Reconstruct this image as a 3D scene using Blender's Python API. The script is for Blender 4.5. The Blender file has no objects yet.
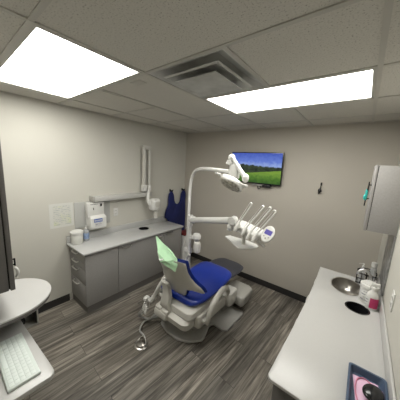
import bpy, bmesh, math, random
from mathutils import Vector, Matrix
random.seed(7)
sc = bpy.context.scene
COL = sc.collection
PI = math.pi

# ------------------------------------------------------------------ materials
def nodes(name):
    m = bpy.data.materials.new(name); m.use_nodes = True
    nt = m.node_tree; nt.nodes.clear()
    out = nt.nodes.new('ShaderNodeOutputMaterial')
    b = nt.nodes.new('ShaderNodeBsdfPrincipled')
    nt.links.new(b.outputs[0], out.inputs[0])
    return m, nt, b

def pm(name, c, rough=.5, metal=0., var=.05, scale=6., bump=0., bscale=60., trans=0., alpha=1., coat=0.):
    m, nt, b = nodes(name)
    tc = nt.nodes.new('ShaderNodeTexCoord')
    nz = nt.nodes.new('ShaderNodeTexNoise'); nz.inputs['Scale'].default_value = scale; nz.inputs['Detail'].default_value = 3
    nt.links.new(tc.outputs['Object'], nz.inputs['Vector'])
    r = nt.nodes.new('ShaderNodeValToRGB')
    r.color_ramp.elements[0].position = .3; r.color_ramp.elements[1].position = .7
    r.color_ramp.elements[0].color = tuple(max(0, x*(1-var)) for x in c)+(1,)
    r.color_ramp.elements[1].color = tuple(min(1, x*(1+var)) for x in c)+(1,)
    nt.links.new(nz.outputs['Fac'], r.inputs['Fac']); nt.links.new(r.outputs[0], b.inputs['Base Color'])
    b.inputs['Roughness'].default_value = rough; b.inputs['Metallic'].default_value = metal
    b.inputs['Coat Weight'].default_value = coat
    if trans: b.inputs['Transmission Weight'].default_value = trans
    if alpha < 1: b.inputs['Alpha'].default_value = alpha
    if bump:
        n2 = nt.nodes.new('ShaderNodeTexNoise'); n2.inputs['Scale'].default_value = bscale
        nt.links.new(tc.outputs['Object'], n2.inputs['Vector'])
        bp = nt.nodes.new('ShaderNodeBump'); bp.inputs['Strength'].default_value = bump; bp.inputs['Distance'].default_value = .003
        nt.links.new(n2.outputs['Fac'], bp.inputs['Height']); nt.links.new(bp.outputs[0], b.inputs['Normal'])
    return m

def ramp(nt, src, stops):
    r = nt.nodes.new('ShaderNodeValToRGB'); e = r.color_ramp.elements
    while len(e) > 1: e.remove(e[0])
    e[0].position = stops[0][0]; e[0].color = stops[0][1]+(1,)
    for p_, c in stops[1:]:
        n = e.new(p_); n.color = c+(1,)
    nt.links.new(src, r.inputs['Fac']); return r

def mixc(nt, fac, a, b_, mode='MIX'):
    m = nt.nodes.new('ShaderNodeMix'); m.data_type = 'RGBA'; m.blend_type = mode
    if isinstance(fac, float): m.inputs['Factor'].default_value = fac
    else: nt.links.new(fac, m.inputs['Factor'])
    for v, k in ((a, 6), (b_, 7)):
        if isinstance(v, tuple): m.inputs[k].default_value = v+(1,)
        else: nt.links.new(v, m.inputs[k])
    return m.outputs[2]

def floor_mat():
    m, nt, b = nodes('wood_plank_vinyl')
    tc = nt.nodes.new('ShaderNodeTexCoord')
    mp = nt.nodes.new('ShaderNodeMapping'); mp.inputs['Rotation'].default_value = (0, 0, math.radians(90+4))
    nt.links.new(tc.outputs['Object'], mp.inputs['Vector'])
    br = nt.nodes.new('ShaderNodeTexBrick')
    br.inputs['Scale'].default_value = 1; br.inputs['Brick Width'].default_value = 1.2; br.inputs['Row Height'].default_value = .17
    br.inputs['Mortar Size'].default_value = .0015; br.inputs['Color1'].default_value = (0, 0, 0, 1); br.inputs['Color2'].default_value = (1, 1, 1, 1)
    br.inputs['Mortar'].default_value = (.5, .5, .5, 1); br.offset = .37
    nt.links.new(mp.outputs[0], br.inputs['Vector'])
    # per-plank offset of the grain
    sp = nt.nodes.new('ShaderNodeVectorMath'); sp.operation = 'SCALE'; sp.inputs['Scale'].default_value = 7.3
    nt.links.new(br.outputs['Color'], sp.inputs[0])
    ad = nt.nodes.new('ShaderNodeVectorMath'); ad.operation = 'ADD'
    nt.links.new(mp.outputs[0], ad.inputs[0]); nt.links.new(sp.outputs[0], ad.inputs[1])
    m2 = nt.nodes.new('ShaderNodeMapping'); m2.inputs['Scale'].default_value = (.62, 10, 1)
    nt.links.new(ad.outputs[0], m2.inputs['Vector'])
    n1 = nt.nodes.new('ShaderNodeTexNoise'); n1.inputs['Scale'].default_value = 2.2; n1.inputs['Detail'].default_value = 6; n1.inputs['Roughness'].default_value = .62
    n1.inputs['Distortion'].default_value = .6
    nt.links.new(m2.outputs[0], n1.inputs['Vector'])
    m3 = nt.nodes.new('ShaderNodeMapping'); m3.inputs['Scale'].default_value = (3, 70, 1)
    nt.links.new(ad.outputs[0], m3.inputs['Vector'])
    n2 = nt.nodes.new('ShaderNodeTexNoise'); n2.inputs['Scale'].default_value = 1.5; n2.inputs['Detail'].default_value = 3
    nt.links.new(m3.outputs[0], n2.inputs['Vector'])
    c1 = ramp(nt, n1.outputs['Fac'], [(.30, (.050, .044, .036)), (.43, (.130, .117, .099)), (.55, (.230, .210, .180)), (.70, (.41, .38, .33))])
    c2 = ramp(nt, n2.outputs['Fac'], [(.3, (.62, .62, .62)), (.7, (1.1, 1.1, 1.1))])
    col = mixc(nt, 1., c1.outputs[0], c2.outputs[0], 'MULTIPLY')
    pl = ramp(nt, br.outputs['Color'], [(0, (.72, .72, .72)), (1, (1.15, 1.13, 1.1))])
    col = mixc(nt, 1., col, pl.outputs[0], 'MULTIPLY')
    col = mixc(nt, br.outputs['Fac'], col, (.03, .027, .024))
    nt.links.new(col, b.inputs['Base Color']); b.inputs['Roughness'].default_value = .42
    return m

def tile_mat():
    m, nt, b = nodes('speckled_ceiling_tile')
    tc = nt.nodes.new('ShaderNodeTexCoord')
    n = nt.nodes.new('ShaderNodeTexNoise'); n.inputs['Scale'].default_value = 130; n.inputs['Detail'].default_value = 2
    nt.links.new(tc.outputs['Object'], n.inputs['Vector'])
    v = nt.nodes.new('ShaderNodeTexVoronoi'); v.inputs['Scale'].default_value = 120
    nt.links.new(tc.outputs['Object'], v.inputs['Vector'])
    r1 = ramp(nt, n.outputs['Fac'], [(.30, (.26, .245, .215)), (.38, (.55, .53, .485)), (.6, (.60, .58, .53))])
    r2 = ramp(nt, v.outputs['Distance'], [(.10, (.55, .55, .55)), (.22, (1, 1, 1))])
    c = mixc(nt, .35, r1.outputs[0], r2.outputs[0], 'MULTIPLY')
    nt.links.new(c, b.inputs['Base Color']); b.inputs['Roughness'].default_value = .95
    bp = nt.nodes.new('ShaderNodeBump'); bp.inputs['Strength'].default_value = .3; bp.inputs['Distance'].default_value = .002
    nt.links.new(n.outputs['Fac'], bp.inputs['Height']); nt.links.new(bp.outputs[0], b.inputs['Normal'])
    return m

def emit_mat(name, c, s, grad=False):
    m, nt, b = nodes(name)
    tc = nt.nodes.new('ShaderNodeTexCoord')
    n = nt.nodes.new('ShaderNodeTexNoise'); n.inputs['Scale'].default_value = 2.5
    nt.links.new(tc.outputs['Object'], n.inputs['Vector'])
    r = ramp(nt, n.outputs['Fac'], [(.3, tuple(x*.94 for x in c)), (.7, c)])
    nt.links.new(r.outputs[0], b.inputs['Emission Color']); b.inputs['Emission Strength'].default_value = s
    bc = .8 if s > 2 else .02; b.inputs['Base Color'].default_value = (bc, bc, bc, 1); b.inputs['Roughness'].default_value = .4
    return m

def screen_mat():
    m, nt, b = nodes('landscape_on_screen')
    tc = nt.nodes.new('ShaderNodeTexCoord'); sx = nt.nodes.new('ShaderNodeSeparateXYZ')
    nt.links.new(tc.outputs['Generated'], sx.inputs[0])
    n = nt.nodes.new('ShaderNodeTexNoise'); n.inputs['Scale'].default_value = 9; n.inputs['Detail'].default_value = 5
    mp = nt.nodes.new('ShaderNodeMapping'); mp.inputs['Scale'].default_value = (1.6, 1, 1.1)
    nt.links.new(tc.outputs['Generated'], mp.inputs['Vector']); nt.links.new(mp.outputs[0], n.inputs['Vector'])
    def math_(op, a, c2):
        k = nt.nodes.new('ShaderNodeMath'); k.operation = op
        for i, v in enumerate((a, c2)):
            if isinstance(v, (int, float)): k.inputs[i].default_value = v
            else: nt.links.new(v, k.inputs[i])
        return k.outputs[0]
    X, Z = sx.outputs['X'], sx.outputs['Z']
    nn = math_('MULTIPLY', math_('SUBTRACT', n.outputs['Fac'], .5), .12)
    # land rises left
    zt = math_('ADD', Z, nn)
    ztop = math_('ADD', zt, math_('MULTIPLY', X, .09))
    sky = ramp(nt, math_('ADD', Z, math_('MULTIPLY', nn, 2.5)), [(.58, (.30, .42, .80)), (.72, (.13, .22, .70)), (1., (.04, .09, .50))])
    tree = ramp(nt, n.outputs['Fac'], [(.35, (.004, .010, .008)), (.65, (.03, .06, .02))])
    grass = ramp(nt, math_('ADD', Z, math_('MULTIPLY', nn, 3.)), [(0., (.03, .10, .01)), (.18, (.08, .20, .02)), (.36, (.20, .36, .04))])
    ts = ramp(nt, ztop, [(.62, (0, 0, 0)), (.65, (1, 1, 1))])
    gl = ramp(nt, math_('ADD', math_('ADD', Z, math_('MULTIPLY', nn, .4)), math_('MULTIPLY', X, -.20)), [(.235, (1, 1, 1)), (.26, (0, 0, 0))])
    c = mixc(nt, ts.outputs[0], tree.outputs[0], sky.outputs[0])
    c = mixc(nt, gl.outputs[0], c, grass.outputs[0])
    nt.links.new(c, b.inputs['Emission Color']); b.inputs['Emission Strength'].default_value = .85
    b.inputs['Base Color'].default_value = (.01, .01, .01, 1); b.inputs['Roughness'].default_value = .25
    return m

def table_print(name, base, line, accent):
    """a printed sheet: rows of grey marks with a pale coloured band"""
    m, nt, b = nodes(name)
    tc = nt.nodes.new('ShaderNodeTexCoord')
    w = nt.nodes.new('ShaderNodeTexWave'); w.bands_direction = 'Z'; w.inputs['Scale'].default_value = 14
    nt.links.new(tc.outputs['Object'], w.inputs['Vector'])
    n = nt.nodes.new('ShaderNodeTexNoise'); n.inputs['Scale'].default_value = 45
    nt.links.new(tc.outputs['Object'], n.inputs['Vector'])
    r = ramp(nt, w.outputs['Fac'], [(.55, (0, 0, 0)), (.75, (1, 1, 1))])
    r2 = ramp(nt, n.outputs['Fac'], [(.45, (0, 0, 0)), (.6, (1, 1, 1))])
    f = mixc(nt, 1., r.outputs[0], r2.outputs[0], 'MULTIPLY')
    n3 = nt.nodes.new('ShaderNodeTexNoise'); n3.inputs['Scale'].default_value = 7
    nt.links.new(tc.outputs['Object'], n3.inputs['Vector'])
    r3 = ramp(nt, n3.outputs['Fac'], [(.45, base), (.6, accent)])
    c = mixc(nt, f, r3.outputs[0], line)
    nt.links.new(c, b.inputs['Base Color']); b.inputs['Roughness'].default_value = .35
    return m

M = {}
M['wall'] = pm('greige_wall_paint', (.55, .535, .480), .75, var=.02, scale=1.5, bump=.12, bscale=220)
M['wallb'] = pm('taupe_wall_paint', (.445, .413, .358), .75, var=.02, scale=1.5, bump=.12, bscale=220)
M['floor'] = floor_mat()
M['tile'] = tile_mat()
M['tbar'] = pm('painted_tee_bar', (.47, .455, .415), .5, var=.03)
M['panel'] = emit_mat('lit_diffuser', (1., .985, .93), 15.)
M['base'] = pm('black_rubber_base', (.022, .021, .021), .55, var=.1)
M['ctop'] = pm('pale_grey_laminate', (.47, .465, .45), .32, var=.015, scale=140)
M['ctopL'] = pm('mid_grey_laminate', (.47, .47, .46), .30, var=.02, scale=140)
M['cab'] = pm('taupe_grey_laminate', (.285, .276, .265), .5, var=.04, scale=80)
M['cabl'] = pm('light_taupe_laminate', (.31, .30, .29), .45, var=.05, scale=80)
M['cabd'] = pm('dark_taupe_laminate', (.125, .118, .112), .5, var=.05, scale=80)
M['seam'] = pm('dark_gap', (.015, .015, .015), .8)
M['chrome'] = pm('polished_chrome', (.78, .77, .76), .28, 1., var=.03)
M['steel'] = pm('brushed_steel', (.42, .40, .37), .28, 1., var=.12, scale=20)
M['white'] = pm('white_enamel', (.66, .655, .625), .32, var=.02, coat=.2)
M['shell'] = pm('warm_white_shell', (.56, .545, .50), .38, var=.03)
M['rail'] = pm('pale_grey_rail', (.46, .455, .43), .4, var=.02)
M['greyp'] = pm('warm_grey_plastic', (.34, .33, .30), .42, var=.04)
M['greyd'] = pm('mid_grey_baseplate', (.36, .35, .33), .5, var=.05)
M['blue'] = pm('royal_blue_upholstery', (.006, .028, .27), .33, var=.08, bump=.05, bscale=160, coat=.15)
M['navy'] = pm('navy_fabric', (.008, .014, .095), .8, var=.2, bump=.2, bscale=90)
M['char'] = pm('charcoal_upholstery', (.040, .041, .052), .45, var=.1, bump=.1, bscale=150)
M['green'] = pm('pale_green_plastic_film', (.42, .66, .42), .35, var=.10, scale=14)
M['black'] = pm('glossy_black_plastic', (.012, .012, .013), .22, var=.1)
M['screen'] = screen_mat()
M['paper'] = pm('white_paper', (.62, .62, .58), .6, var=.02)
M['print'] = table_print('printed_chart', (.60, .60, .55), (.40, .42, .42), (.60, .63, .44))
M['board'] = pm('grey_board', (.40, .40, .38), .5, var=.03)
M['clear'] = pm('clear_plastic', (.75, .77, .78), .12, var=.02, alpha=.35)
M['label_blue'] = pm('blue_label', (.05, .12, .42), .4, var=.1)
M['label_sky'] = pm('pale_blue_label', (.22, .30, .46), .4, var=.25, scale=60)
M['label_pink'] = pm('magenta_label', (.50, .03, .13), .4, var=.1)
M['label_grey'] = table_print('grey_printed_label', (.66, .66, .64), (.25, .25, .27), (.50, .50, .50))
M['red'] = pm('red_plastic', (.12, .015, .015), .4)
M['teal'] = pm('teal_rubber', (.03, .42, .38), .45)
M['pink'] = pm('pink_paper', (.78, .52, .68), .5, var=.03)
M['pinkc'] = pm('pink_cord', (.62, .20, .30), .4)
M['tray'] = pm('slate_blue_plastic', (.055, .085, .14), .4, var=.06)
M['kbd'] = pm('pale_green_white_plastic', (.62, .68, .64), .4, var=.02)
M['key'] = pm('keycap_plastic', (.70, .76, .72), .4, var=.02)
M['lcd'] = emit_mat('lilac_display', (.16, .13, .60), .6)
M['led'] = pm('patterned_lamp_lens', (.33, .31, .25), .35, var=.7, scale=38, coat=.2)
M['hose'] = pm('grey_hose', (.38, .38, .36), .4)
M['vent'] = pm('dusty_grey_steel', (.47, .47, .45), .5, var=.16, scale=9)
M['ventd'] = pm('vent_shadow_grey', (.43, .43, .41), .7, var=.2, scale=8)
M['dark'] = pm('dark_void', (.008, .008, .008), .8)
M['mottle'] = pm('mottled_grey_steel', (.27, .27, .265), .35, .4, var=.45, scale=16)

# ------------------------------------------------------------------ mesh helpers
class B:
    def __init__(s): s.bm = bmesh.new()
    def _add(s, vs, fs):
        v = [s.bm.verts.new(p_) for p_ in vs]
        for f in fs:
            try: s.bm.faces.new([v[i] for i in f])
            except ValueError: pass
        return v
    def box(s, x0, x1, y0, y1, z0, z1, bev=0., seg=2, mat=None):
        t = bmesh.new(); bmesh.ops.create_cube(t, size=1)
        for v in t.verts: v.co = Vector(((x0+x1)/2+v.co.x*(x1-x0), (y0+y1)/2+v.co.y*(y1-y0), (z0+z1)/2+v.co.z*(z1-z0)))
        if bev: bmesh.ops.bevel(t, geom=t.edges[:], offset=bev, segments=seg, profile=.5, affect='EDGES')
        if mat is not None: bmesh.ops.transform(t, matrix=mat, verts=t.verts)
        s.merge(t); return s
    def merge(s, t):
        me = bpy.data.meshes.new('tmp'); t.to_mesh(me); t.free(); s.bm.from_mesh(me); bpy.data.meshes.remove(me)
    def cyl(s, a, b, r0, r1=None, n=20, cap=True):
        return s.tube([a, b], [r0, r0 if r1 is None else r1], n, cap)
    def tube(s, pts, r, n=12, cap=True):
        pts = [Vector(p_) for p_ in pts]
        if not isinstance(r, (list, tuple)): r = [r]*len(pts)
        T = []
        for i in range(len(pts)):
            a = pts[max(0, i-1)]; b = pts[min(len(pts)-1, i+1)]; T.append((b-a).normalized())
        up = Vector((0, 0, 1)) if abs(T[0].z) < .9 else Vector((1, 0, 0))
        u = T[0].cross(up).normalized(); rings = []
        for i, p_ in enumerate(pts):
            u = (u - T[i]*u.dot(T[i])).normalized(); w = T[i].cross(u)
            rings.append([s.bm.verts.new(p_+(u*math.cos(2*PI*k/n)+w*math.sin(2*PI*k/n))*r[i]) for k in range(n)])
        for a, b in zip(rings, rings[1:]):
            for k in range(n): s.bm.faces.new((a[k], a[(k+1) % n], b[(k+1) % n], b[k]))
        if cap:
            s.bm.faces.new(rings[0][::-1]); s.bm.faces.new(rings[-1])
        return s
    def lathe(s, o, prof, n=32, mat=None, close=False, sx=1., sy=1.):
        """prof: list of (r,z) from bottom to top, around z through o"""
        o = Vector(o); rings = []
        for r, z in prof:
            ring = []
            for k in range(n):
                p_ = Vector((r*math.cos(2*PI*k/n)*sx, r*math.sin(2*PI*k/n)*sy, z))
                if mat is not None: p_ = mat @ p_
                ring.append(s.bm.verts.new(o+p_))
            rings.append(ring)
        for a, b in zip(rings, rings[1:]):
            for k in range(n): s.bm.faces.new((a[k], a[(k+1) % n], b[(k+1) % n], b[k]))
        if close is not None:
            if prof[0][0] > 1e-6: s.bm.faces.new(rings[0][::-1])
            if prof[-1][0] > 1e-6: s.bm.faces.new(rings[-1])
        return s
    def prism(s, poly, z0, z1, bev=0., holes=(), mat=None, seg=2):
        """poly of (x,y), extruded z0..z1; with holes if asked"""
        t = bmesh.new(); edges = []
        for loop in [poly]+list(holes):
            v = [t.verts.new((x, y, z0)) for x, y in loop]
            edges += [t.edges.new((v[i], v[(i+1) % len(v)])) for i in range(len(v))]
        if holes: bmesh.ops.triangle_fill(t, use_beauty=True, use_dissolve=False, edges=edges)
        else: t.faces.new(t.verts[:])
        g = bmesh.ops.extrude_face_region(t, geom=t.faces[:])
        for v in [x for x in g['geom'] if isinstance(x, bmesh.types.BMVert)]: v.co.z = z1
        bmesh.ops.recalc_face_normals(t, faces=t.faces)
        if bev:
            ed = [e for e in t.edges if len(e.link_faces) == 2 and e.calc_face_angle() > .8 and abs(e.verts[0].co.z-e.verts[1].co.z) < 1e-6]
            bmesh.ops.bevel(t, geom=ed, offset=bev, segments=seg, profile=.5, affect='EDGES')
        if mat is not None: bmesh.ops.transform(t, matrix=mat, verts=t.verts)
        s.merge(t); return s
    def loft(s, rings, cap=True):
        R = [[s.bm.verts.new(p_) for p_ in r] for r in rings]; n = len(R[0])
        for a, b in zip(R, R[1:]):
            for k in range(n): s.bm.faces.new((a[k], a[(k+1) % n], b[(k+1) % n], b[k]))
        if cap: s.bm.faces.new(R[0][::-1]); s.bm.faces.new(R[-1])
        return s
    def ball(s, c, rx, ry, rz, n=20, mat=None):
        t = bmesh.new(); bmesh.ops.create_uvsphere(t, u_segments=n, v_segments=n//2+2, radius=1)
        bmesh.ops.scale(t, vec=(rx, ry, rz), verts=t.verts)
        if mat is not None: bmesh.ops.transform(t, matrix=mat, verts=t.verts)
        bmesh.ops.translate(t, vec=c, verts=t.verts); s.merge(t); return s

def spline(pts, n=8):
    P = [Vector(p_) for p_ in pts]; P = [2*P[0]-P[1]]+P+[2*P[-1]-P[-2]]; out = []
    for i in range(1, len(P)-2):
        for k in range(n):
            t = k/n; a, b, c, d = P[i-1:i+3]
            out.append(.5*((2*b)+(c-a)*t+(2*a-5*b+4*c-d)*t*t+(3*b-a-3*c+d)*t**3))
    out.append(P[-2]); return out

def rrect(x0, x1, y0, y1, r, n=6, corners=(1, 1, 1, 1)):
    out = []
    for i, (cx, cy, a) in enumerate(((x1, y1, 0), (x0, y1, 90), (x0, y0, 180), (x1, y0, 270))):
        sx, sy = (-1 if cx == x1 else 1), (-1 if cy == y1 else 1)
        if not corners[i]: out.append((cx, cy)); continue
        for k in range(n+1):
            t = math.radians(a+90*k/n); out.append((cx+sx*r+r*math.cos(t), cy+sy*r+r*math.sin(t)))
    return out
def circ(cx, cy, rx, ry=None, n=32): ry = ry or rx; return [(cx+rx*math.cos(2*PI*k/n), cy+ry*math.sin(2*PI*k/n)) for k in range(n)]

def obj(name, b, mat, parent=None, sub=0, sharp=35, bevel=0.):
    bm = b.bm
    bmesh.ops.recalc_face_normals(bm, faces=bm.faces)
    me = bpy.data.meshes.new(name)
    # choose origin
    if parent is not None:
        r = parent
        off = Vector((0, 0, 0))
        while r is not None: off += r.location; r = r.parent
        bmesh.ops.translate(bm, vec=-off, verts=bm.verts); loc = Vector((0, 0, 0))
    else:
        xs = [v.co for v in bm.verts]
        loc = Vector(((min(v.x for v in xs)+max(v.x for v in xs))/2, (min(v.y for v in xs)+max(v.y for v in xs))/2, min(v.z for v in xs)))
        bmesh.ops.translate(bm, vec=-loc, verts=bm.verts)
    bm.to_mesh(me); bm.free()
    for p_ in me.polygons: p_.use_smooth = True
    if not sub: me.set_sharp_from_angle(angle=math.radians(sharp))
    me.materials.append(M[mat])
    o = bpy.data.objects.new(name, me); COL.objects.link(o); o.location = loc
    if parent is not None: o.parent = parent
    if bevel:
        md = o.modifiers.new('bevel', 'BEVEL'); md.width = bevel; md.segments = 2; md.limit_method = 'ANGLE'
    if sub:
        md = o.modifiers.new('sub', 'SUBSURF'); md.levels = sub; md.render_levels = sub
    return o

def thing(name, label, cat, loc, group=None):
    o = bpy.data.objects.new(name, None); COL.objects.link(o); o.location = loc; o.empty_display_size = .1
    return tag(o, label, cat, group)
def tag(o, label, cat, group=None):
    o['label'] = label; o['category'] = cat
    if group: o['group'] = group
    return o
def struct(name, b, mat, **k):
    o = obj(name, b, mat, **k); o['kind'] = 'structure'; return o
def lab(o, l): o['label'] = l; return o

# ------------------------------------------------------------------ room shell
H = 2.454; W = 3.09; YR = -3.32
struct('floor', B().box(-.1, W+.1, YR-.1, .1, -.1, 0), 'floor')
struct('wall_left', B().box(-.1, 0, YR-.1, .1, 0, H+.12), 'wall')
struct('wall_right', B().box(W, W+.1, YR-.1, .1, 0, H+.12), 'wall')
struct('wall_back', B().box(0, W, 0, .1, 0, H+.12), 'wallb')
struct('wall_front', B().box(0, W, YR-.1, YR, 0, H+.12), 'wall')
struct('baseboard_left', B().box(0, .008, -3.3, -2.165, 0, .095).box(0, .008, -.5, 0, 0, .095), 'base')
struct('baseboard_back', B().box(.008, W, -.008, 0, 0, .095), 'base')
struct('baseboard_right', B().box(W-.008, W, -.5, -.008, 0, .095), 'base')

T = .61; A1 = 1.59; B0 = -.9625
gx = lambda k: A1+k*T
gy = lambda j: B0-j*T
xs = [0.0, gx(-2), gx(-1), gx(0), gx(1), gx(2), W]
ys = [0.0, gy(-1), gy(0), gy(1), gy(2), gy(3), YR]
# ceiling tiles (surface of the ceiling) with openings for the two light panels and the air diffuser
cb = B(); skip = {(3, 3), (1, 4), (2, 4), (3, 2), (4, 2)}
for i in range(6):
    for j in range(6):
        if (i, j) in skip: continue
        cb.box(xs[i], xs[i+1], ys[j+1], ys[j], H, H+.02)
struct('ceiling', cb, 'tile')
struct('trim_1', B().box(0, W, YR, 0, H+.10, H+.12), 'ventd')   # slab above the hung ceiling
tb = B(); w = .012
def tx(j, k0, k1):   # bar along x
    x0 = 0 if k0 is None else gx(k0); x1 = W if k1 is None else gx(k1); tb.box(x0, x1, gy(j)-w, gy(j)+w, H-.006, H)
def ty(k, j0, j1):
    y1 = 0 if j0 is None else gy(j0); y0 = YR if j1 is None else gy(j1); tb.box(gx(k)-w, gx(k)+w, y0, y1, H-.007, H)
tx(-1, None, None); tx(0, None, None); tx(1, None, -1); tx(1, 0, None); tx(2, None, None); tx(3, None, None)
ty(-2, None, None); ty(-1, None, 2); ty(0, None, None); ty(1, 1, 2); ty(2, None, None); ty(1, None, 0); ty(-1, 3, None)
tb.box(0, .022, YR, 0, H-.007, H).box(W-.022, W, YR, 0, H-.007, H).box(0, W, -.022, 0, H-.007, H)
struct('trim_2', tb, 'tbar')
# dark slit left open beside the tile edge
obj_slit = struct('trim_3', B().box(gx(-1)-.016, gx(-1)-.011, gy(2)+.02, gy(2)+.20, H-.0075, H-.0068), 'dark')

def light(x0, x1, y0, y1, label):
    t = thing('ceiling_light', label, 'ceiling light', ((x0+x1)/2, (y0+y1)/2, H), 'recessed ceiling light panels')
    f = B(); q = .018
    f.box(x0, x1, y0, y0+q, H-.004, H+.05).box(x0, x1, y1-q, y1, H-.004, H+.05)
    f.box(x0, x0+q, y0+q, y1-q, H-.004, H+.05).box(x1-q, x1, y0+q, y1-q, H-.004, H+.05)
    obj('frame', f, 'tbar', t)
    obj('diffuser', B().box(x0+q, x1-q, y0+q, y1-q, H+.002, H+.03), 'panel', t)
g = .013
light(gx(-2)+g, gx(0)-g, gy(3)+g, gy(2)-g, 'lit flat ceiling panel at upper left, above the papers on the left wall')
light(gx(0)+g, gx(2)-g, gy(1)+g, gy(0)-g, 'lit long ceiling panel at right of the air vent, above the television side')

# air diffuser
vx, vy = (gx(0)+gx(1))/2, (gy(1)+gy(2))/2
t = thing('air_vent', 'square grey stepped air diffuser in the ceiling between the light panels', 'ceiling vent', (vx, vy, H))
def frus(b, h0, z0, h1, z1, cx=vx, cy=vy):
    R = lambda h, z: [(cx-h, cy-h, z), (cx+h, cy-h, z), (cx+h, cy+h, z), (cx-h, cy+h, z)]
    a = [b.bm.verts.new(p_) for p_ in R(h0, z0)]; c = [b.bm.verts.new(p_) for p_ in R(h1, z1)]
    for k in range(4): b.bm.faces.new((a[k], a[(k+1) % 4], c[(k+1) % 4], c[k]))
b = B(); frus(b, .296, H-.003, .285, H-.003); frus(b, .285, H-.003, .19, H+.045)
obj('outer_frame', b, 'vent', t, sharp=20)
obj('duct_opening', B().box(vx-.195, vx+.195, vy-.195, vy+.195, H+.045, H+.05), 'ventd', t)
b = B(); frus(b, .222, H-.016, .208, H-.022); frus(b, .208, H-.022, .15, H+.015); frus(b, .222, H-.016, .155, H+.022)
obj('middle_louver', b, 'vent', t, sharp=20)
b = B().box(vx-.165, vx+.165, vy-.165, vy+.165, H-.040, H-.036); frus(b, .165, H-.038, .10, H+.0)
obj('center_plate', b, 'vent', t, sharp=20)
obj('hanger', B().cyl((vx, vy, H-.02), (vx, vy, H+.05), .008), 'black', t)
tag(obj('ceiling_plate', B().box(1.33, 1.45, -2.13, -2.06, H-.003, H+.001, .001), 'tbar'), 'small flat cover plate on the ceiling tile beside the left light panel', 'plate')

# ------------------------------------------------------------------ left cabinet run
t = thing('base_cabinet', 'taupe grey base cabinet along the left wall, drawers on its near end', 'cabinet', (.23, -1.33, 0))
CX = .445; Y0, Y1 = -2.135, -.515
obj('carcass', B().box(.004, .020, Y0+.018, Y1, .095, .776).box(CX-.034, CX-.018, Y0+.018, Y1, .095, .768).box(.004, CX-.018, Y0+.018, Y0+.034, .095, .768).box(.004, CX-.018, Y1-.016, Y1, .095, .768).box(.004, CX-.018, Y0+.018, Y1, .095, .11), 'cab', t)
obj('toe_kick', B().box(.004, CX-.012, Y0+.012, Y1, 0, .095), 'cabd', t)
def bar_handle(p0, p1, out, parent, rr=.0075):
    p0, p1, out = Vector(p0), Vector(p1), Vector(out); d = (p1-p0)
    pts = spline([p0, p0+out*.8+d*.04, p0+out+d*.3, p0+out+d*.7, p0+out*.8+d*.96, p1], 4)
    return obj('handle', B().tube(pts, rr, 8), 'chrome', parent)
obj('front_panel', B().box(CX-.016, CX, Y0, -1.722, .10, .764, .002), 'cab', t)
for y0, y1, hs in ((-1.716, -.928, ((-1.66, -1.54), (-1.085, -.975))), (-.922, -.520, ((-.875, -.765),))):
    d = obj('door', B().box(CX-.016, CX, y0, y1, .10, .764, .002), 'cab', t)
    for h in hs: bar_handle((CX-.001, h[0], .735), (CX-.001, h[1], .735), (.028, 0, -.004), d)
for z0, z1 in ((.660, .764), (.562, .655), (.372, .557), (.100, .367)):
    d = obj('drawer', B().box(.012, CX-.02, Y0, Y0+.016, z0, z1, .002), 'cab', t)
    bar_handle((.11, Y0+.001, z1-.030), (.25, Y0+.001, z1-.030), (0, -.026, -.003), d)
hole = circ(.150, -1.10, .075, .072)
tag(obj('countertop', B().prism(rrect(.002, .482, -2.168, -.505, .012, corners=(1, 0, 0, 1)), .778, .800, .003, holes=[hole]).box(.002, .020, -2.168, -.505, .8001, .888, .003), 'ctopL'),
    'mid grey laminate countertop with a backsplash on the left wall cabinet', 'countertop')
tag(obj('waste_chute', B().lathe((.150, -1.10, 0), [(.0715, .70), (.0725, .796), (.082, .8008), (.080, .8022), (.070, .801), (.069, .70)], 32, close=None).lathe((.15, -1.10, 0), [(0, .701), (.070, .7012)], 32), 'black'),
    'black round waste opening in the left countertop', 'waste opening')

# ------------------------------------------------------------------ right counter
t = thing('sink_cabinet', 'dark grey base cabinet under the sink counter on the right', 'cabinet', (2.85, -1.33, 0))
obj('carcass', B().box(2.635, 2.651, -2.115, -.56, .095, .800).box(W-.02, W-.004, -2.115, -.56, .095, .800).box(2.635, W-.004, -2.115, -2.10, .095, .800).box(2.635, W-.004, -.575, -.56, .095, .800).box(2.635, W-.004, -2.115, -.56, .095, .11), 'cabd', t)
obj('toe_kick', B().box(2.68, W-.004, -2.09, -.58, 0, .095), 'cabd', t)
obj('end_panel', B().box(2.62, W-.004, -2.133, -2.117, .0, .800, .002), 'cabd', t)
for k in range(4):
    y0 = -2.11+k*.388
    d = obj('door', B().box(2.617, 2.633, y0, y0+.383, .10, .784, .002), 'cabd', t)
    bar_handle((2.618, y0+.12, .74), (2.618, y0+.26, .74), (-.028, 0, 0), d)
sink_o = circ(2.848, -.80, .118, .165, 40); hole = circ(2.940, -1.135, .077, .078)
tag(obj('countertop', B().prism([(W-.002, -.530), (2.590, -.530), (2.600, -.80), (2.605, -1.10), (2.605, -1.40), (2.600, -1.75)]+[(2.62+.03*math.cos(math.radians(180+15*k)), -2.130+.03*math.sin(math.radians(180+15*k))) for k in range(7)]+[(W-.002, -2.160)], .802, .820, .004, holes=[sink_o, hole]).box(W-.014, W-.002, -2.16, -.53, .8201, .915, .004), 'ctop'),
    'pale grey laminate countertop with round cut-outs along the right wall', 'countertop')
t = thing('sink', 'round stainless steel sink set in the right countertop', 'sink', (2.848, -.80, .68))
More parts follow.
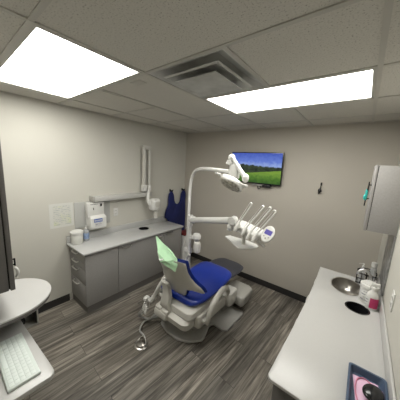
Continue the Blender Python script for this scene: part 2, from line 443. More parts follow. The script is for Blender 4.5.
obj('basin', B().lathe((2.848, -.80, 0), [(.02, .682), (.30, .684), (.62, .70), (.86, .735), (.97, .79), (.985, .818), (1.05, .822), (1.045, .8235), (.97, .821), (.94, .79), (.83, .742), (.60, .712), (.02, .70)], 48, close=None, sx=.118, sy=.165), 'steel', t)
obj('drain', B().lathe((2.848, -.80, 0), [(.0, .699), (.024, .702), (.026, .709), (.02, .713), (0, .713)], 24), 'chrome', t)
tag(obj('waste_chute', B().lathe((2.940, -1.135, 0), [(.0735, .71), (.0745, .816), (.083, .8208), (.081, .8222), (.072, .821), (.071, .71)], 32, close=None).lathe((2.940, -1.135, 0), [(0, .711), (.072, .7112)], 32), 'black'),
    'black round waste opening in the right countertop in front of the sink', 'waste opening')
# faucet
t = thing('faucet', 'dark chrome gooseneck faucet at the back of the sink', 'faucet', (3.015, -.70, .82))
obj('spout', B().tube(spline([(3.015, -.70, .82), (3.015, -.70, .90), (3.005, -.70, .955), (2.965, -.70, .985), (2.925, -.705, .965), (2.915, -.705, .93)], 6), .011, 12), 'chrome', t)
obj('base', B().lathe((3.015, -.70, 0), [(.026, .8202), (.026, .828), (.016, .845), (.012, .86)], 24), 'chrome', t)
obj('lever', B().tube([(3.015, -.70, .86), (3.045, -.69, .88), (3.06, -.685, .91)], [.007, .006, .008], 10), 'chrome', t)
# dark wire caddy with bottles behind the sink
t = thing('wire_caddy', 'black wire caddy standing behind the sink against the right wall', 'caddy', (2.99, -.60, .82))
b = B()
for z in (.826, .875, .925):
    b.tube([(2.915, -.655, z), (3.062, -.655, z), (3.062, -.545, z), (2.915, -.545, z), (2.915, -.655, z)], .0045, 8)
obj('wire_rim', b, 'black', t)
b = B()
for x in (2.915, 2.95, 2.99, 3.03, 3.062):
    for y in (-.655, -.545): b.cyl((x, y, .8205), (x, y, .928), .0035, n=8)
for k in range(7): b.cyl((2.925+k*.02, -.655, .8245), (2.925+k*.02, -.545, .8245), .003, n=8)
obj('wire_uprights', b, 'black', t)
obj('carry_handle', B().tube(spline([(2.915, -.60, .925), (2.93, -.60, .955), (2.99, -.60, .97), (3.05, -.60, .955), (3.062, -.60, .925)], 5), .005, 8), 'black', t)

def pump_bottle(x, y, z, r, h, label, body='clear', cap='white', band=None, group=None, sq=1., ang=0.):
    t = thing('pump_bottle', label, 'bottle', (x, y, z), group)
    obj('body', B().lathe((x, y, z), [(r*.94, .0005), (r, .006), (r, h*.62), (r*.8, h*.72), (r*.35, h*.78), (r*.35, h*.82)], 24), body, t)
    obj('pump', B().lathe((x, y, z), [(r*.42, h*.80), (r*.42, h*.88), (r*.14, h*.89), (r*.14, h*.96), (r*.30, h*.965), (r*.30, h)], 20)
        .tube([(x, y, z+h*.985), (x+math.cos(ang)*r*1.1, y+math.sin(ang)*r*1.1, z+h*.975), (x+math.cos(ang)*r*1.3, y+math.sin(ang)*r*1.3, z+h*.93)], r*.12, 8), cap, t)
    if band: obj('label_band', B().lathe((x, y, z), [(r*1.01, h*.15), (r*1.015, h*.16), (r*1.015, h*.52), (r*1.01, h*.53)], 24, close=None), band, t)
    return t
pump_bottle(2.952, -.598, .829, .026, .18, 'clear soap bottle with a white pump standing in the wire caddy', 'clear', 'white', None, ang=PI)
t = thing('tall_bottle', 'tall clear bottle with a wide white cap at the far corner of the sink counter', 'bottle', (3.030, -.598, .829))
obj('body', B().lathe((3.030, -.598, .829), [(.024, .0005), (.026, .006), (.026, .15), (.018, .17), (.018, .18)], 24), 'clear', t)
obj('cap', B().lathe((3.030, -.598, .829), [(.0215, .176), (.023, .178), (.023, .215), (.021, .217)], 24), 'white', t)

def tub(x, y, z, r, h, label, lidr=1.05, band='label_grey'):
    t = thing('wipes_canister', label, 'canister', (x, y, z))
    obj('body', B().lathe((x, y, z), [(r*.92, .0005), (r*.97, .008), (r*.97, h*.72), (r*.9, h*.76)], 36), 'white', t)
    obj('lid', B().lathe((x, y, z), [(r*.95, h*.745), (r*lidr, h*.76), (r*lidr*1.02, h*.90), (r*lidr*1.02, h*.93), (r*.86, h*.96), (r*.84, h), (r*.5, h*1.01)], 36), 'white', t)
    obj('label_band', B().lathe((x, y, z), [(r*.972, h*.12), (r*.985, h*.13), (r*.985, h*.64), (r*.972, h*.65)], 36, close=None), band, t)
    return t
tub(3.000, -.970, .8205, .060, .170, 'round white wipes canister with grey label, beside the sink on the right counter')
t = thing('spray_bottle', 'white trigger spray bottle with a magenta label, near the right wall', 'spray bottle', (3.022, -1.065, .8205))
def ell(cx, cy, z, rx, ry, n=28): return [(cx+rx*math.cos(2*PI*k/n), cy+ry*math.sin(2*PI*k/n), z) for k in range(n)]
bx, by, bz = 3.022, -1.065, .8205
obj('body', B().loft([ell(bx, by, bz+.0005, .036, .026), ell(bx, by, bz+.006, .040, .030), ell(bx, by, bz+.11, .040, .030), ell(bx, by, bz+.135, .030, .024), ell(bx, by, bz+.155, .013, .013), ell(bx, by, bz+.17, .013, .013)]), 'white', t)
obj('nozzle', B().lathe((bx, by, bz), [(.017, .165), (.017, .182), (.010, .186), (.010, .20)], 20).box(bx-.018, bx+.032, by-.010, by+.010, bz+.195, bz+.218, .004), 'white', t)
obj('trigger', B().tube([(bx-.014, by, bz+.198), (bx-.024, by, bz+.185), (bx-.026, by, bz+.165)], [.005, .005, .004], 8), 'white', t)
lb = B()
for k in range(9):
    pass
def band_patch(cx, cy, z0, z1, rx, ry, a0, a1, n=10):
    b = B(); lo = []; hi = []
    for k in range(n+1):
        a = math.radians(a0+(a1-a0)*k/n); lo.append(b.bm.verts.new((cx+rx*math.cos(a), cy+ry*math.sin(a), z0))); hi.append(b.bm.verts.new((cx+rx*math.cos(a), cy+ry*math.sin(a), z1)))
    for k in range(n): b.bm.faces.new((lo[k], lo[k+1], hi[k+1], hi[k]))
    return b
lab(obj('front_label', band_patch(bx, by, bz+.018, bz+.10, .0408, .0308, -110, 20), 'label_pink', t), 'magenta label')
obj('side_label', band_patch(bx, by, bz+.018, bz+.10, .0408, .0308, -170, -112), 'label_grey', t)

# blue tray
t = thing('supply_tray', 'slate blue open plastic tray at the near end of the right counter', 'tray', (3.0, -1.93, .82))
def frame_tray(b, x0, x1, y0, y1, z, h, th):
    o = rrect(x0, x1, y0, y1, .018); i = rrect(x0+th, x1-th, y0+th, y1-th, .014)
    o2 = rrect(x0+.012, x1-.012, y0+.012, y1-.012, .018)
    R = [[(x, y, z) for x, y in o2], [(x, y, z+h) for x, y in o], [(x, y, z+h) for x, y in i], [(x, y, z+.004) for x, y in rrect(x0+.012+th, x1-.012-th, y0+.012+th, y1-.012-th, .014)]]
    b.loft(R)
b = B(); frame_tray(b, 2.916, 3.074, -2.150, -1.800, .8205, .034, .010)
obj('tray_body', b, 'tray', t)
tag(obj('pink_card', B().box(-.052, .052, -.075, .075, 0, .002, mat=Matrix.Translation((2.998, -1.915, .826)) @ Matrix.Rotation(.10, 4, 'Z')), 'pink'), 'pink paper card lying in the blue tray', 'card')
t = thing('protective_goggles', 'glossy black rounded eyewear lying on the pink card in the tray', 'goggles', (3.015, -1.93, .8285))
obj('lens', B().ball((3.018, -1.925, .8495), .040, .052, .020, 24, Matrix.Rotation(-.4, 4, 'Z')), 'black', t)
obj('strap', B().tube(spline([(3.04, -1.93, .842), (3.052, -1.90, .850), (3.050, -1.875, .840), (3.040, -1.87, .834)], 5), .004, 8), 'pinkc', t)
lab(obj('cord', B().tube(spline([(2.962, -1.995, .833), (2.952, -1.94, .832), (2.957, -1.87, .832), (2.985, -1.842, .832), (3.018, -1.855, .832), (3.035, -1.88, .845)], 6), .0028, 8), 'pinkc', t), 'thin pink cord')

# wall cabinet right
t = thing('wall_cabinet', 'small pale grey wall cabinet hanging above the sink at right', 'cabinet', (2.99, -.8, 1.425))
obj('carcass', B().box(2.909, W-.002, -.998, -.62, 1.425, 1.945, .002), 'cabl', t)
d = obj('door', B().box(2.886, 2.905, -1.000, -.622, 1.422, 1.947, .003), 'cabl', t)
obj('hinge_gap', B().box(2.905, 2.909, -.994, -.63, 1.43, 1.94), 'seam', t)
obj('handle', B().box(2.868, 2.873, -.972, -.958, 1.67, 1.80, .002).cyl((2.87, -.965, 1.68), (2.888, -.965, 1.68), .004).cyl((2.87, -.965, 1.79), (2.888, -.965, 1.79), .004), 'black', d)
t = thing('hand_mirror_clip', 'teal rubber clip with a black cord hooked on the wall cabinet door handle', 'clip', (2.862, -.985, 1.70))
obj('clip_body', B().ball((2.862, -.974, 1.71), .010, .011, .050, 14).ball((2.855, -.978, 1.69), .010, .010, .022, 12), 'teal', t)
obj('cord', B().tube(spline([(2.868, -.975, 1.815), (2.866, -.978, 1.77), (2.862, -.974, 1.71), (2.863, -.974, 1.66), (2.862, -.974, 1.62)], 5), .0045, 8), 'black', t)
tag(obj('splash_panel', B().box(W-.012, W-.001, -1.0, -.60, .925, 1.42, .002), 'mottle'), 'mottled grey metal splash panel on the right wall under the wall cabinet', 'splash panel')

def outlet(x, y, z, sgn, label):
    t = thing('wall_outlet', label, 'outlet', (x, y, z), )
    x1 = x+sgn*.006
    obj('cover_plate', B().box(min(x, x1), max(x, x1), y-.038, y+.038, z, z+.12, .002), 'white', t)
    xo = x+sgn*.0055; xo2 = x+sgn*.009
    for zz in (z+.022, z+.068): obj('socket', B().box(min(xo, xo2), max(xo, xo2), y-.017, y+.017, zz, zz+.030, .003), 'white', t)
    xa, xb = sorted((x+sgn*.0088, x+sgn*.0095))
    for zz in (z+.037, z+.083):
        for dy in (-.007, .007): obj('slot', B().box(xa, xb, y+dy-.0012, y+dy+.0012, zz-.006, zz+.006), 'dark', t)
outlet(.0005, -1.497, 1.045, 1, 'white double wall outlet on the left wall under the rail')
outlet(W-.0005, -1.40, 1.035, -1, 'white double wall outlet on the right wall over the countertop')

# ------------------------------------------------------------------ left wall items
t = thing('chart_sleeve', 'printed chart in a clear sleeve taped to the left wall', 'poster', (0, -2.2, 1.02))
obj('sleeve', B().box(.0002, .002, -2.33, -2.072, 1.018, 1.315), 'paper', t)
obj('chart', B().box(.0021, .0028, -2.290, -2.10, 1.045, 1.285), 'print', t)
tag(obj('backing_board', B().prism(rrect(-2.062, -1.590, .965, 1.308, .006), .0008, .012, .002, mat=Matrix(((0, 0, 1, 0), (1, 0, 0, 0), (0, 1, 0, 0), (0, 0, 0, 1)))), 'board'), 'flat grey board on the left wall behind the white dispenser', 'board')
t = thing('towel_dispenser', 'white wall dispenser with a bulging lower drawer and blue label', 'dispenser', (.06, -1.82, .93))
obj('housing', B().box(.013, .085, -1.935, -1.715, 1.10, 1.298, .008), 'white', t)
obj('drawer_front', B().loft([[(.013, -1.925, .935), (.10, -1.905, .935), (.10, -1.715, .935), (.013, -1.695, .935)],
    [(.013, -1.93, .96), (.128, -1.915, .955), (.128, -1.705, .955), (.013, -1.69, .96)],
    [(.013, -1.93, 1.10), (.132, -1.915, 1.095), (.132, -1.705, 1.095), (.013, -1.69, 1.10)],
    [(.013, -1.92, 1.125), (.10, -1.905, 1.125), (.10, -1.715, 1.125), (.013, -1.70, 1.125)]]), 'white', t, bevel=.008)
lab(obj('brand_label', B().box(.131, .134, -1.875, -1.765, 1.040, 1.085), 'label_blue', t), 'blue label with white lettering marks')
b = B()
for k in range(8): b.box(.134, .1345, -1.868+k*.0125, -1.860+k*.0125, 1.052, 1.072)
obj('lettering', b, 'white', t)
obj('instructions', B().box(.131, .1335, -1.86, -1.78, .985, 1.03), 'label_grey', t)
obj('sensor_window', B().box(.084, .088, -1.770, -1.742, 1.24, 1.278, .002), 'black', t)
obj('status_mark', B().box(.084, .0865, -1.86, -1.853, 1.20, 1.23), 'black', t)
b = B()
for k in range(7): b.box(.085, .0862, -1.895+k*.014, -1.885+k*.014, 1.272, 1.279)
obj('small_print', b, 'seam', t)
tub(.086, -2.075, .8005, .070, .165, 'round white wipes canister at the near end of the left countertop', 1.06, 'paper')
pump_bottle(.070, -1.955, .8005, .036, .20, 'clear pump bottle with a blue label behind the canister on the left countertop', 'clear', 'white', 'label_sky', ang=PI/2)
# x-ray unit
t = thing('xray_unit', 'white wall-mounted dental x-ray unit with a horizontal rail and folded arm', 'x-ray machine', (.05, -1.37, .93))
obj('rail', B().box(.002, .11, -1.865, -.915, 1.308, 1.375, .006), 'rail', t)
obj('rail_end_cap', B().box(.0015, .114, -1.872, -1.845, 1.304, 1.379, .004), 'greyp', t)
obj('outer_arm', B().box(.05, .10, -1.072, -1.030, 1.44, 2.09, .010), 'shell', t)
obj('inner_arm', B().box(.05, .095, -.968, -.925, 1.44, 2.08, .010), 'shell', t)
lab(obj('arm_groove', B().box(.04, .055, -1.030, -.972, 1.48, 2.05), 'greyp', t), 'grey folded arm groove')
obj('arm_elbow', B().box(.035, .105, -1.077, -.930, 2.05, 2.115, .015), 'shell', t)
obj('arm_shoulder', B().box(.04, .125, -1.085, -1.020, 1.395, 1.50, .015).box(.04, .11, -.985, -.925, 1.40, 1.49, .015), 'white', t)
obj('yoke', B().tube(spline([(.09, -.965, 1.42), (.12, -1.0, 1.32), (.15, -1.015, 1.24), (.17, -.98, 1.17), (.19, -.93, 1.16)], 5), [.026]*20+[.022], 14), 'white', t)
obj('tube_head', B().box(.11, .275, -1.005, -.835, 1.08, 1.285, .055, 4), 'white', t)
obj('collar', B().lathe((.275, -.927, 1.20), [(.050, 0), (.048, .006), (.030, .008)], 24, mat=Matrix.Rotation(PI/2, 4, 'Y')), 'shell', t)
obj('position_cone', B().cyl((.20, -.90, 1.11), (.20, -.895, .955), .036, .036, 24), 'shell', t)

# lead apron
def apron():
    t = thing('lead_apron', 'navy blue lead apron hanging from two hooks near the room corner', 'apron', (.05, -.25, .55))
    # outline in (y, z): two straps, wide shoulders, long body
    out = [(-.475, 1.30), (-.44, 1.34), (-.39, 1.335), (-.355, 1.27), (-.335, 1.17), (-.30, 1.11), (-.24, 1.09), (-.19, 1.115), (-.165, 1.18), (-.15, 1.28), (-.115, 1.335), (-.05, 1.33),
           (-.025, 1.24), (-.030, 1.12), (-.020, 1.00), (-.012, .88), (-.010, .70), (-.015, .50), (-.12, .47), (-.25, .46), (-.38, .47), (-.485, .50), (-.490, .70), (-.490, .82), (-.555, .87), (-.53, 1.00), (-.485, 1.10), (-.485, 1.20)]
    sm = spline([(a, b_, 0) for a, b_ in out]+[(out[0][0], out[0][1], 0)], 3)[:-1]
    b = B(); b.prism([(v.x, v.y) for v in sm], .030, .062, .010, mat=Matrix(((0, 0, 1, 0), (1, 0, 0, 0), (0, 1, 0, 0), (0, 0, 0, 1))))
    for v in b.bm.verts: v.co.x += .012*math.sin(v.co.y*38)*max(0, (1.2-v.co.z))*1.3 + .008
    obj('apron_body', b, 'navy', t)
    return t
apron()
for y, l in ((-.405, 'left of two black wall hooks holding the navy apron'), (-.078, 'right of two black wall hooks holding the navy apron, nearer the corner')):
    t = thing('wall_hook', l, 'hook', (.0, y, 1.33), 'apron hooks')
    obj('hook_plate', B().box(.0005, .006, y-.014, y+.014, 1.335, 1.385, .002), 'black', t)
    obj('hook_arm', B().tube([(.005, y, 1.365), (.075, y, 1.36), (.085, y, 1.38)], .009, 10).cyl((.005, y, 1.345), (.07, y, 1.345), .010), 'black', t)
# slim bin at end of cabinet
t = thing('step_bin', 'slim white bin with a red lid beside the far end of the left cabinet', 'bin', (.41, -.37, 0))
obj('bin_body', B().loft([[(x, y, 0.001) for x, y in rrect(.33, .47, -.46, -.28, .02)], [(x, y, .60) for x, y in rrect(.32, .48, -.47, -.27, .02)]]), 'white', t)
lab(obj('lid', B().box(.315, .485, -.475, -.265, .601, .65, .012), 'red', t), 'red lid')

# ------------------------------------------------------------------ television
t = thing('television', 'flat television on the back wall showing a green field under a blue sky', 'television', (1.495, -.05, 1.65))
Rt = Matrix.Translation((1.50, -.07, 1.865)) @ Matrix.Rotation(math.radians(4), 4, 'X') @ Matrix.Rotation(math.radians(0), 4, 'Z')
obj('tv_frame', B().box(-.41, .41, -.015, .02, -.235, .235, .006, mat=Rt), 'black', t)
so = obj('screen', B().box(-.396, .396, -.0165, -.0155, -.218, .222), 'screen', t)
so.matrix_world = Rt; so.location = Rt.to_translation()-t.location; so.rotation_euler = Rt.to_euler()
for v in so.data.vertices: v.co += t.location
obj('wall_mount', B().box(1.46, 1.66, -.045, -.001, 1.60, 1.95, .004), 'greyd', t)
(obj('cable', B().tube(spline([(1.55, -.035, 1.64), (1.545, -.03, 1.59), (1.57, -.03, 1.555), (1.60, -.03, 1.575), (1.60, -.035, 1.64)], 6), .006, 8), 'black', t))
obj('cable_box', B().box(1.63, 1.76, -.05, -.02, 1.585, 1.625, .005), 'black', t)
t = thing('wall_bracket', 'small black holder fixed alone on the back wall', 'wall holder', (2.40, -.01, 1.60))
obj('rod', B().tube([(2.402, -.012, 1.715), (2.400, -.022, 1.66), (2.398, -.030, 1.64)], .006, 8).box(2.392, 2.412, -.008, -.0005, 1.69, 1.73, .002), 'black', t)
obj('clip', B().ball((2.396, -.028, 1.625), .020, .018, .030, 16).tube([(2.39, -.02, 1.61), (2.385, -.02, 1.575)], [.008, .003], 8), 'black', t)

# ------------------------------------------------------------------ left near corner: desk, rounded shelf, cabinet
t = thing('desk', 'pale grey desk with rounded corner in the lower left holding the keyboard', 'desk', (1.35, -3.05, 0))
dp = [(1.0, YR+.005), (1.70, YR+.005)]
for k in range(7):
    a = math.radians(0+90*k/6); dp.append((1.665+.035*math.cos(a), -2.855+.035*math.sin(a)))
dp += [(1.58, -2.823), (1.40, -2.832), (1.0, -2.85)]
obj('desk_top', B().prism(dp, .712, .740, .004), 'ctop', t)
obj('side_panel', B().box(1.50, 1.52, YR+.005, -2.95, 0, .711).box(1.07, 1.09, YR+.005, -2.95, 0, .711), 'cab', t)
t = thing('keyboard', 'white keyboard on the desk in the lower left corner', 'keyboard', (1.455, -2.94, .7405))
obj('keyboard_body', B().box(1.262, 1.648, -3.003, -2.872, .7405, .757, .004), 'kbd', t)
for r in range(5):
    for c in range(14):
        if r == 0 and 3 < c < 9:
            if c == 6: obj('key', B().box(1.272+4*.0262, 1.272+9*.0262-.004, -2.994, -2.975, .757, .7590, .001), 'key', t)
            continue
        x = 1.272+c*.0262
        obj('key', B().box(x, x+.0236, -2.994+r*.0215, -2.9745+r*.0215, .757, .7590, .001), 'key', t)
t = thing('rounded_shelf', 'pale grey round-ended shelf raised above the desk under the dark cabinet', 'shelf', (1.07, -3.05, .62))
rp = [(.815, YR+.005), (1.325, YR+.005)]
for k in range(25):
    a = math.radians(-0+180*k/24); rp.append((1.07+.255*math.cos(a), -2.905+.25*math.sin(a)))
obj('shelf_top', B().prism(rp, .906, .920, .003), 'ctop', t)
obj('shelf_edge', B().prism([(x*.985+1.07*.015, y*.985-3.05*.015) for x, y in rp], .884, .906), 'cabd', t)
b = B().box(.84, .85, -3.1, -2.73, .60, .884).box(.84, 1.035, -3.1, -2.73, .60, .61).box(.84, 1.035, -3.1, -3.09, .61, .884).box(.85, 1.035, -2.74, -2.73, .61, .884)
obj('cubby', b, 'greyp', t)
tag(obj('cubby_clutter', B().box(.88, .99, -3.0, -2.80, .611, .66, .01).cyl((.95, -2.80, .661), (.95, -2.80, .70), .025), 'black'), 'black gadget lying in the grey cubby under the rounded shelf', 'gadget')
t = thing('wall_cabinet', 'dark taupe wall cabinet at the far left, above the rounded shelf', 'cabinet', (1.05, -3.1, 1.08))
obj('carcass', B().box(.80, 1.30, YR+.002, -2.913, 1.083, 2.0, .002), 'cabd', t)
obj('hinge_gap', B().box(.805, 1.294, -2.913, -2.906, 1.09, 1.995), 'seam', t)
d = obj('door', B().box(.80, 1.30, -2.906, -2.884, 1.080, 2.003, .002), 'cabd', t)
obj('handle', B().box(1.20, 1.215, -2.866, -2.858, 1.19, 1.240, .003).cyl((1.2075, -2.886, 1.20), (1.2075, -2.858, 1.20), .004).cyl((1.2075, -2.886, 1.235), (1.2075, -2.858, 1.235), .004), 'black', d)
tag(obj('white_strap', B().tube(spline([(1.208, -2.866, 1.180), (1.212, -2.858, 1.172), (1.216, -2.852, 1.152), (1.212, -2.854, 1.128), (1.20, -2.862, 1.112)], 5), [.005]+[.008]*19+[.004], 10), 'white'), 'curved white strap hanging below the black handle of the dark cabinet', 'strap')

# ------------------------------------------------------------------ dental chair
ch = thing('dental_chair', 'royal blue dental chair with white shell, back raised, in the middle of the room', 'dental chair', (1.43, -1.2, 0))
cxm = 1.43
plate = [(1.36, -1.69), (1.52, -1.685), (1.64, -1.63), (1.73, -1.52), (1.725, -1.46), (1.672, -1.31), (1.672, -1.27), (1.69, -1.245), (1.82, -1.25), (1.86, -1.22), (1.875, -.86), (1.84, -.80),
         (1.05, -.82), (1.02, -.86), (1.02, -1.22), (1.05, -1.25), (1.17, -1.25), (1.18, -1.30), (1.13, -1.46), (1.13, -1.54), (1.22, -1.65)]
obj('base_plate', B().prism(plate, .001, .030, .010, seg=3), 'greyd', ch)
obj('lift_column', B().prism(rrect(1.26, 1.60, -1.50, -.95, .06), .030, .22, .01), 'greyp', ch)
# body housing
def rr3(x0, x1, y0, y1, z, r): return [(x, y, z) for x, y in rrect(x0, x1, y0, y1, r, 5)]
obj('lower_housing', B().loft([rr3(1.28, 1.62, -1.64, -1.0, .185, .05), rr3(1.21, 1.67, -1.73, -.96, .215, .06), rr3(1.19, 1.68, -1.75, -.95, .29, .07), rr3(1.22, 1.66, -1.71, -.96, .325, .06)]), 'shell', ch, bevel=.008)
obj('upper_housing', B().loft([rr3(1.26, 1.66, -1.70, -1.0, .315, .05), rr3(1.24, 1.70, -1.71, -.98, .34, .06), rr3(1.25, 1.70, -1.70, -.98, .40, .07), rr3(1.28, 1.66, -1.64, -1.0, .43, .06)]), 'shell', ch, bevel=.008)
obj('rear_cover', B().box(1.235, 1.42, -1.775, -1.68, .225, .31, .02).box(1.25, 1.33, -1.765, -1.68, .29, .335, .012).box(1.34, 1.43, -1.765, -1.68, .29, .335, .012), 'shell', ch)
sb = obj('side_box', B().prism(rrect(1.60, 1.735, -1.60, -1.06, .035), .20, .34, .018, seg=3), 'shell', ch)
obj('side_box_end', B().prism(rrect(1.62, 1.775, -1.052, -.85, .035), .17, .34, .018, seg=3), 'shell', ch)
obj('foot_step', B().prism([(1.56, -.84), (1.845, -.90), (1.875, -.86), (1.87, -.60), (1.80, -.545), (1.60, -.545), (1.55, -.60)], .13, .255, .02, seg=3), 'greyp', ch)
obj('foot_step_support', B().box(1.60, 1.70, -.83, -.60, .03, .14, .01).box(1.55, 1.66, -1.0, -.8, .03, .2, .01), 'greyd', ch)
# seat cushion: loft of cross-sections along y
def section(y, xl, xr, zb, zt, dip=.02, n=9, rnd=.035):
    r = []
    for k in range(n):           # top, left to right
        u = k/(n-1); x = xl+(xr-xl)*u; e = abs(2*u-1)
        r.append((x, y, zt-dip*(1-e*e)-(rnd if e == 1 else (rnd*.25 if e > .7 else 0))))
    for k in range(n-1, -1, -1):
        u = k/(n-1); x = xl+(xr-xl)*(.04+.92*u); r.append((x, y, zb+(.02 if k in (0, n-1) else 0)))
    return r
seat = B().loft([section(-1.655, 1.24, 1.60, .455, .475, .0), section(-1.645, 1.18, 1.67, .43, .515, .005), section(-1.58, 1.135, 1.722, .415, .535, .02), section(-1.42, 1.135, 1.732, .41, .515, .03),
    section(-1.20, 1.14, 1.722, .41, .500, .02), section(-1.00, 1.14, 1.715, .415, .520, .010), section(-.86, 1.15, 1.69, .42, .525, .008), section(-.79, 1.16, 1.64, .43, .515, .005), section(-.765, 1.20, 1.58, .445, .490, .0)])
lab(obj('seat', seat, 'blue', ch, sub=2), 'royal blue seat cushion')
foot = B().loft([section(-.86, 1.18, 1.66, .40, .455, .0), section(-.84, 1.17, 1.675, .395, .475, .004), section(-.66, 1.17, 1.69, .40, .475, .004), section(-.52, 1.19, 1.685, .41, .475, .004), section(-.45, 1.22, 1.65, .42, .468, .002), section(-.43, 1.25, 1.61, .43, .458, .0)])
lab(obj('leg_rest', foot, 'char', ch, sub=2), 'charcoal leg cushion')
obj('leg_rest_frame', B().box(1.25, 1.62, -1.0, -.55, .36, .398, .012), 'greyp', ch)
# backrest
ph = math.radians(66); P0 = Vector((1.43, -1.575, .47)); dU = Vector((0, -math.cos(ph), math.sin(ph))); dN = Vector((0, -math.sin(ph), -math.cos(ph)))   # dN points to the rear
def bpnt(x, s, o): return P0+Vector((x, 0, 0))+dU*s+dN*o
SH0 = [(-.02, .10), (.02, .135), (.07, .20), (.12, .262), (.17, .290), (.22, .292), (.27, .270), (.33, .235), (.39, .20), (.45, .168), (.50, .150), (.54, .125), (.555, .09)]
def hw(s_):
    T_ = [(-.1, .300), (.10, .305), (.16, .285), (.22, .242), (.30, .208), (.38, .192), (.46, .200), (.52, .200), (.56, .185)]
    for (a, wa), (b_, wb) in zip(T_, T_[1:]):
        if s_ <= b_: f = (s_-a)/(b_-a); return wa+(wb-wa)*f
    return T_[-1][1]
def back(o_c, wrap, th, grow=0., notch=1., bot=0., sn=25, rows=14):
    b = B(); front = []; rear = []
    for i in range(rows):
        v = i/(rows-1); F = []; R_ = []
        for k in range(sn):
            u = -1+2*k/(sn-1); au = abs(u)
            sb = -.01 if au < .3 else (-.01+.15*min(1, (au-.3)/.2) if au < .7 else .14-.065*(au-.7)/.3)
            sb = bot+(sb*notch)-grow; st = .545+grow-.05*au**4
            s_ = sb+(st-sb)*v; w_ = hw(s_)+grow; x = w_*u
            if i == 0 and au == 1: s_ += .01
            o_ = o_c-wrap*(au**2.2)*(w_/.29); e = (1-au**6)*(1-(2*v-1)**10)
            R_.append(b.bm.verts.new(bpnt(x, s_, o_-th*.5+th*.5*e))); F.append(b.bm.verts.new(bpnt(x, s_, o_-th*.5-th*.5*e-.002)))
        front.append(F); rear.append(R_)
    n = rows
    for i in range(n-1):
        for k in range(sn-1):
            b.bm.faces.new((rear[i][k], rear[i][k+1], rear[i+1][k+1], rear[i+1][k]))
            b.bm.faces.new((front[i][k+1], front[i][k], front[i+1][k], front[i+1][k+1]))
        for k in (0, sn-1): b.bm.faces.new((rear[i][k], rear[i+1][k], front[i+1][k], front[i][k]))
    for i in (0, n-1):
        for k in range(sn-1): b.bm.faces.new((rear[i][k], front[i][k], front[i][k+1], rear[i][k+1]))
    return b
obj('back_shell', back(.035, .100, .030), 'shell', ch, sharp=60)
lab(obj('back_cushion', back(.006, .100, .036, grow=.006, notch=.85), 'blue', ch, sharp=60), 'royal blue back cushion')
obj('back_support', B().loft([[tuple(Vector((cxm-.06+dx*w_, 0, 0))+Vector((0, y+dy*t_, z))) for dx, dy in ((-1, -1), (1, -1), (1, 1), (-1, 1))] for (y, z, w_, t_) in
    ((-1.68, .30, .075, .03), (-1.715, .36, .07, .03), (-1.725, .42, .058, .028), (-1.705, .50, .052, .028), (-1.715, .58, .052, .024), (-1.745, .66, .05, .020))]), 'shell', ch, bevel=.012)
# headrest
hb = Vector((1.43, -1.83, .985))
obj('headrest', B().ball(tuple(bpnt(-.075, .555, -.055)), .070, .026, .045, 20, Matrix.Rotation(math.radians(-20), 4, 'X')), 'blue', ch)
obj('headrest_bracket', B().tube([bpnt(0, .45, .03), bpnt(0, .58, .05)], [.035, .028], 12), 'white', ch)
# armrest
def arm(x, name='armrest'):
    pts = spline([(x-.02, -1.52, .26), (x+.005, -1.54, .343), (x+.01, -1.515, .435), (x+.015, -1.43, .515), (x+.01, -1.325, .552), (x, -1.225, .530), (x, -1.165, .465), (x-.015, -1.165, .40)], 5)
    n = len(pts)
    return obj(name, B().tube(pts, [.022+.008*math.sin(PI*k/(n-1)) for k in range(n)], 14), 'shell', ch)
arm(1.80); arm(1.075)
for x0, x1 in ((1.075, 1.24), (1.66, 1.775)):
    obj('armrest_link', B().box(x0, x1, -1.56, -1.50, .26, .30, .01), 'shell', ch)
    obj('armrest_bracket', B().box(x0, x1, -1.19, -1.14, .375, .41, .01), 'shell', ch)
# small side handle at the head
obj('head_lever', B().ball((1.455, -1.62, .86), .045, .03, .022, 16).tube(spline([(1.45, -1.60, .86), (1.50, -1.60, .88), (1.54, -1.60, .93), (1.552, -1.60, .955)], 4), .011, 10).cyl((1.42, -1.70, .84), (1.45, -1.60, .86), .014), 'white', ch)
lab(obj('lever_tip', B().tube([(1.535, -1.60, .925), (1.560, -1.60, .972)], .013, 10), 'greyp', ch), 'grey lever tip')
# green film cover over the headrest
def cover():
    P = Vector((1.298, -1.82, 1.158)); R = Vector((1.565, -1.77, .978)); Bm = Vector((1.570, -1.80, .860)); L = Vector((1.31, -1.74, .93)); F = Vector((1.438, -1.885, .952))
    Fc = Vector((1.40, -1.72, 1.02))
    b = B()
    v = [b.bm.verts.new(x) for x in (P, R, Bm, L, F, Fc)]
    for f in ((0, 4, 1), (4, 2, 1), (4, 3, 2), (0, 3, 4), (0, 1, 5), (1, 2, 5), (2, 3, 5), (3, 0, 5)): b.bm.faces.new([v[i] for i in f])
    bmesh.ops.subdivide_edges(b.bm, edges=b.bm.edges[:], cuts=5, use_grid_fill=True)
    rnd = random.Random(3)
    for x in b.bm.verts:
        d = (x.co-Vector((1.40, -1.78, .93))).normalized()
        x.co += d*(.006*math.sin(x.co.z*70+x.co.x*40)+.006*rnd.uniform(-1, 1))
    return b
tag(obj('headrest_cover', cover(), 'green', sharp=25), 'pale green plastic cover peaked over the dental chair headrest', 'headrest cover')

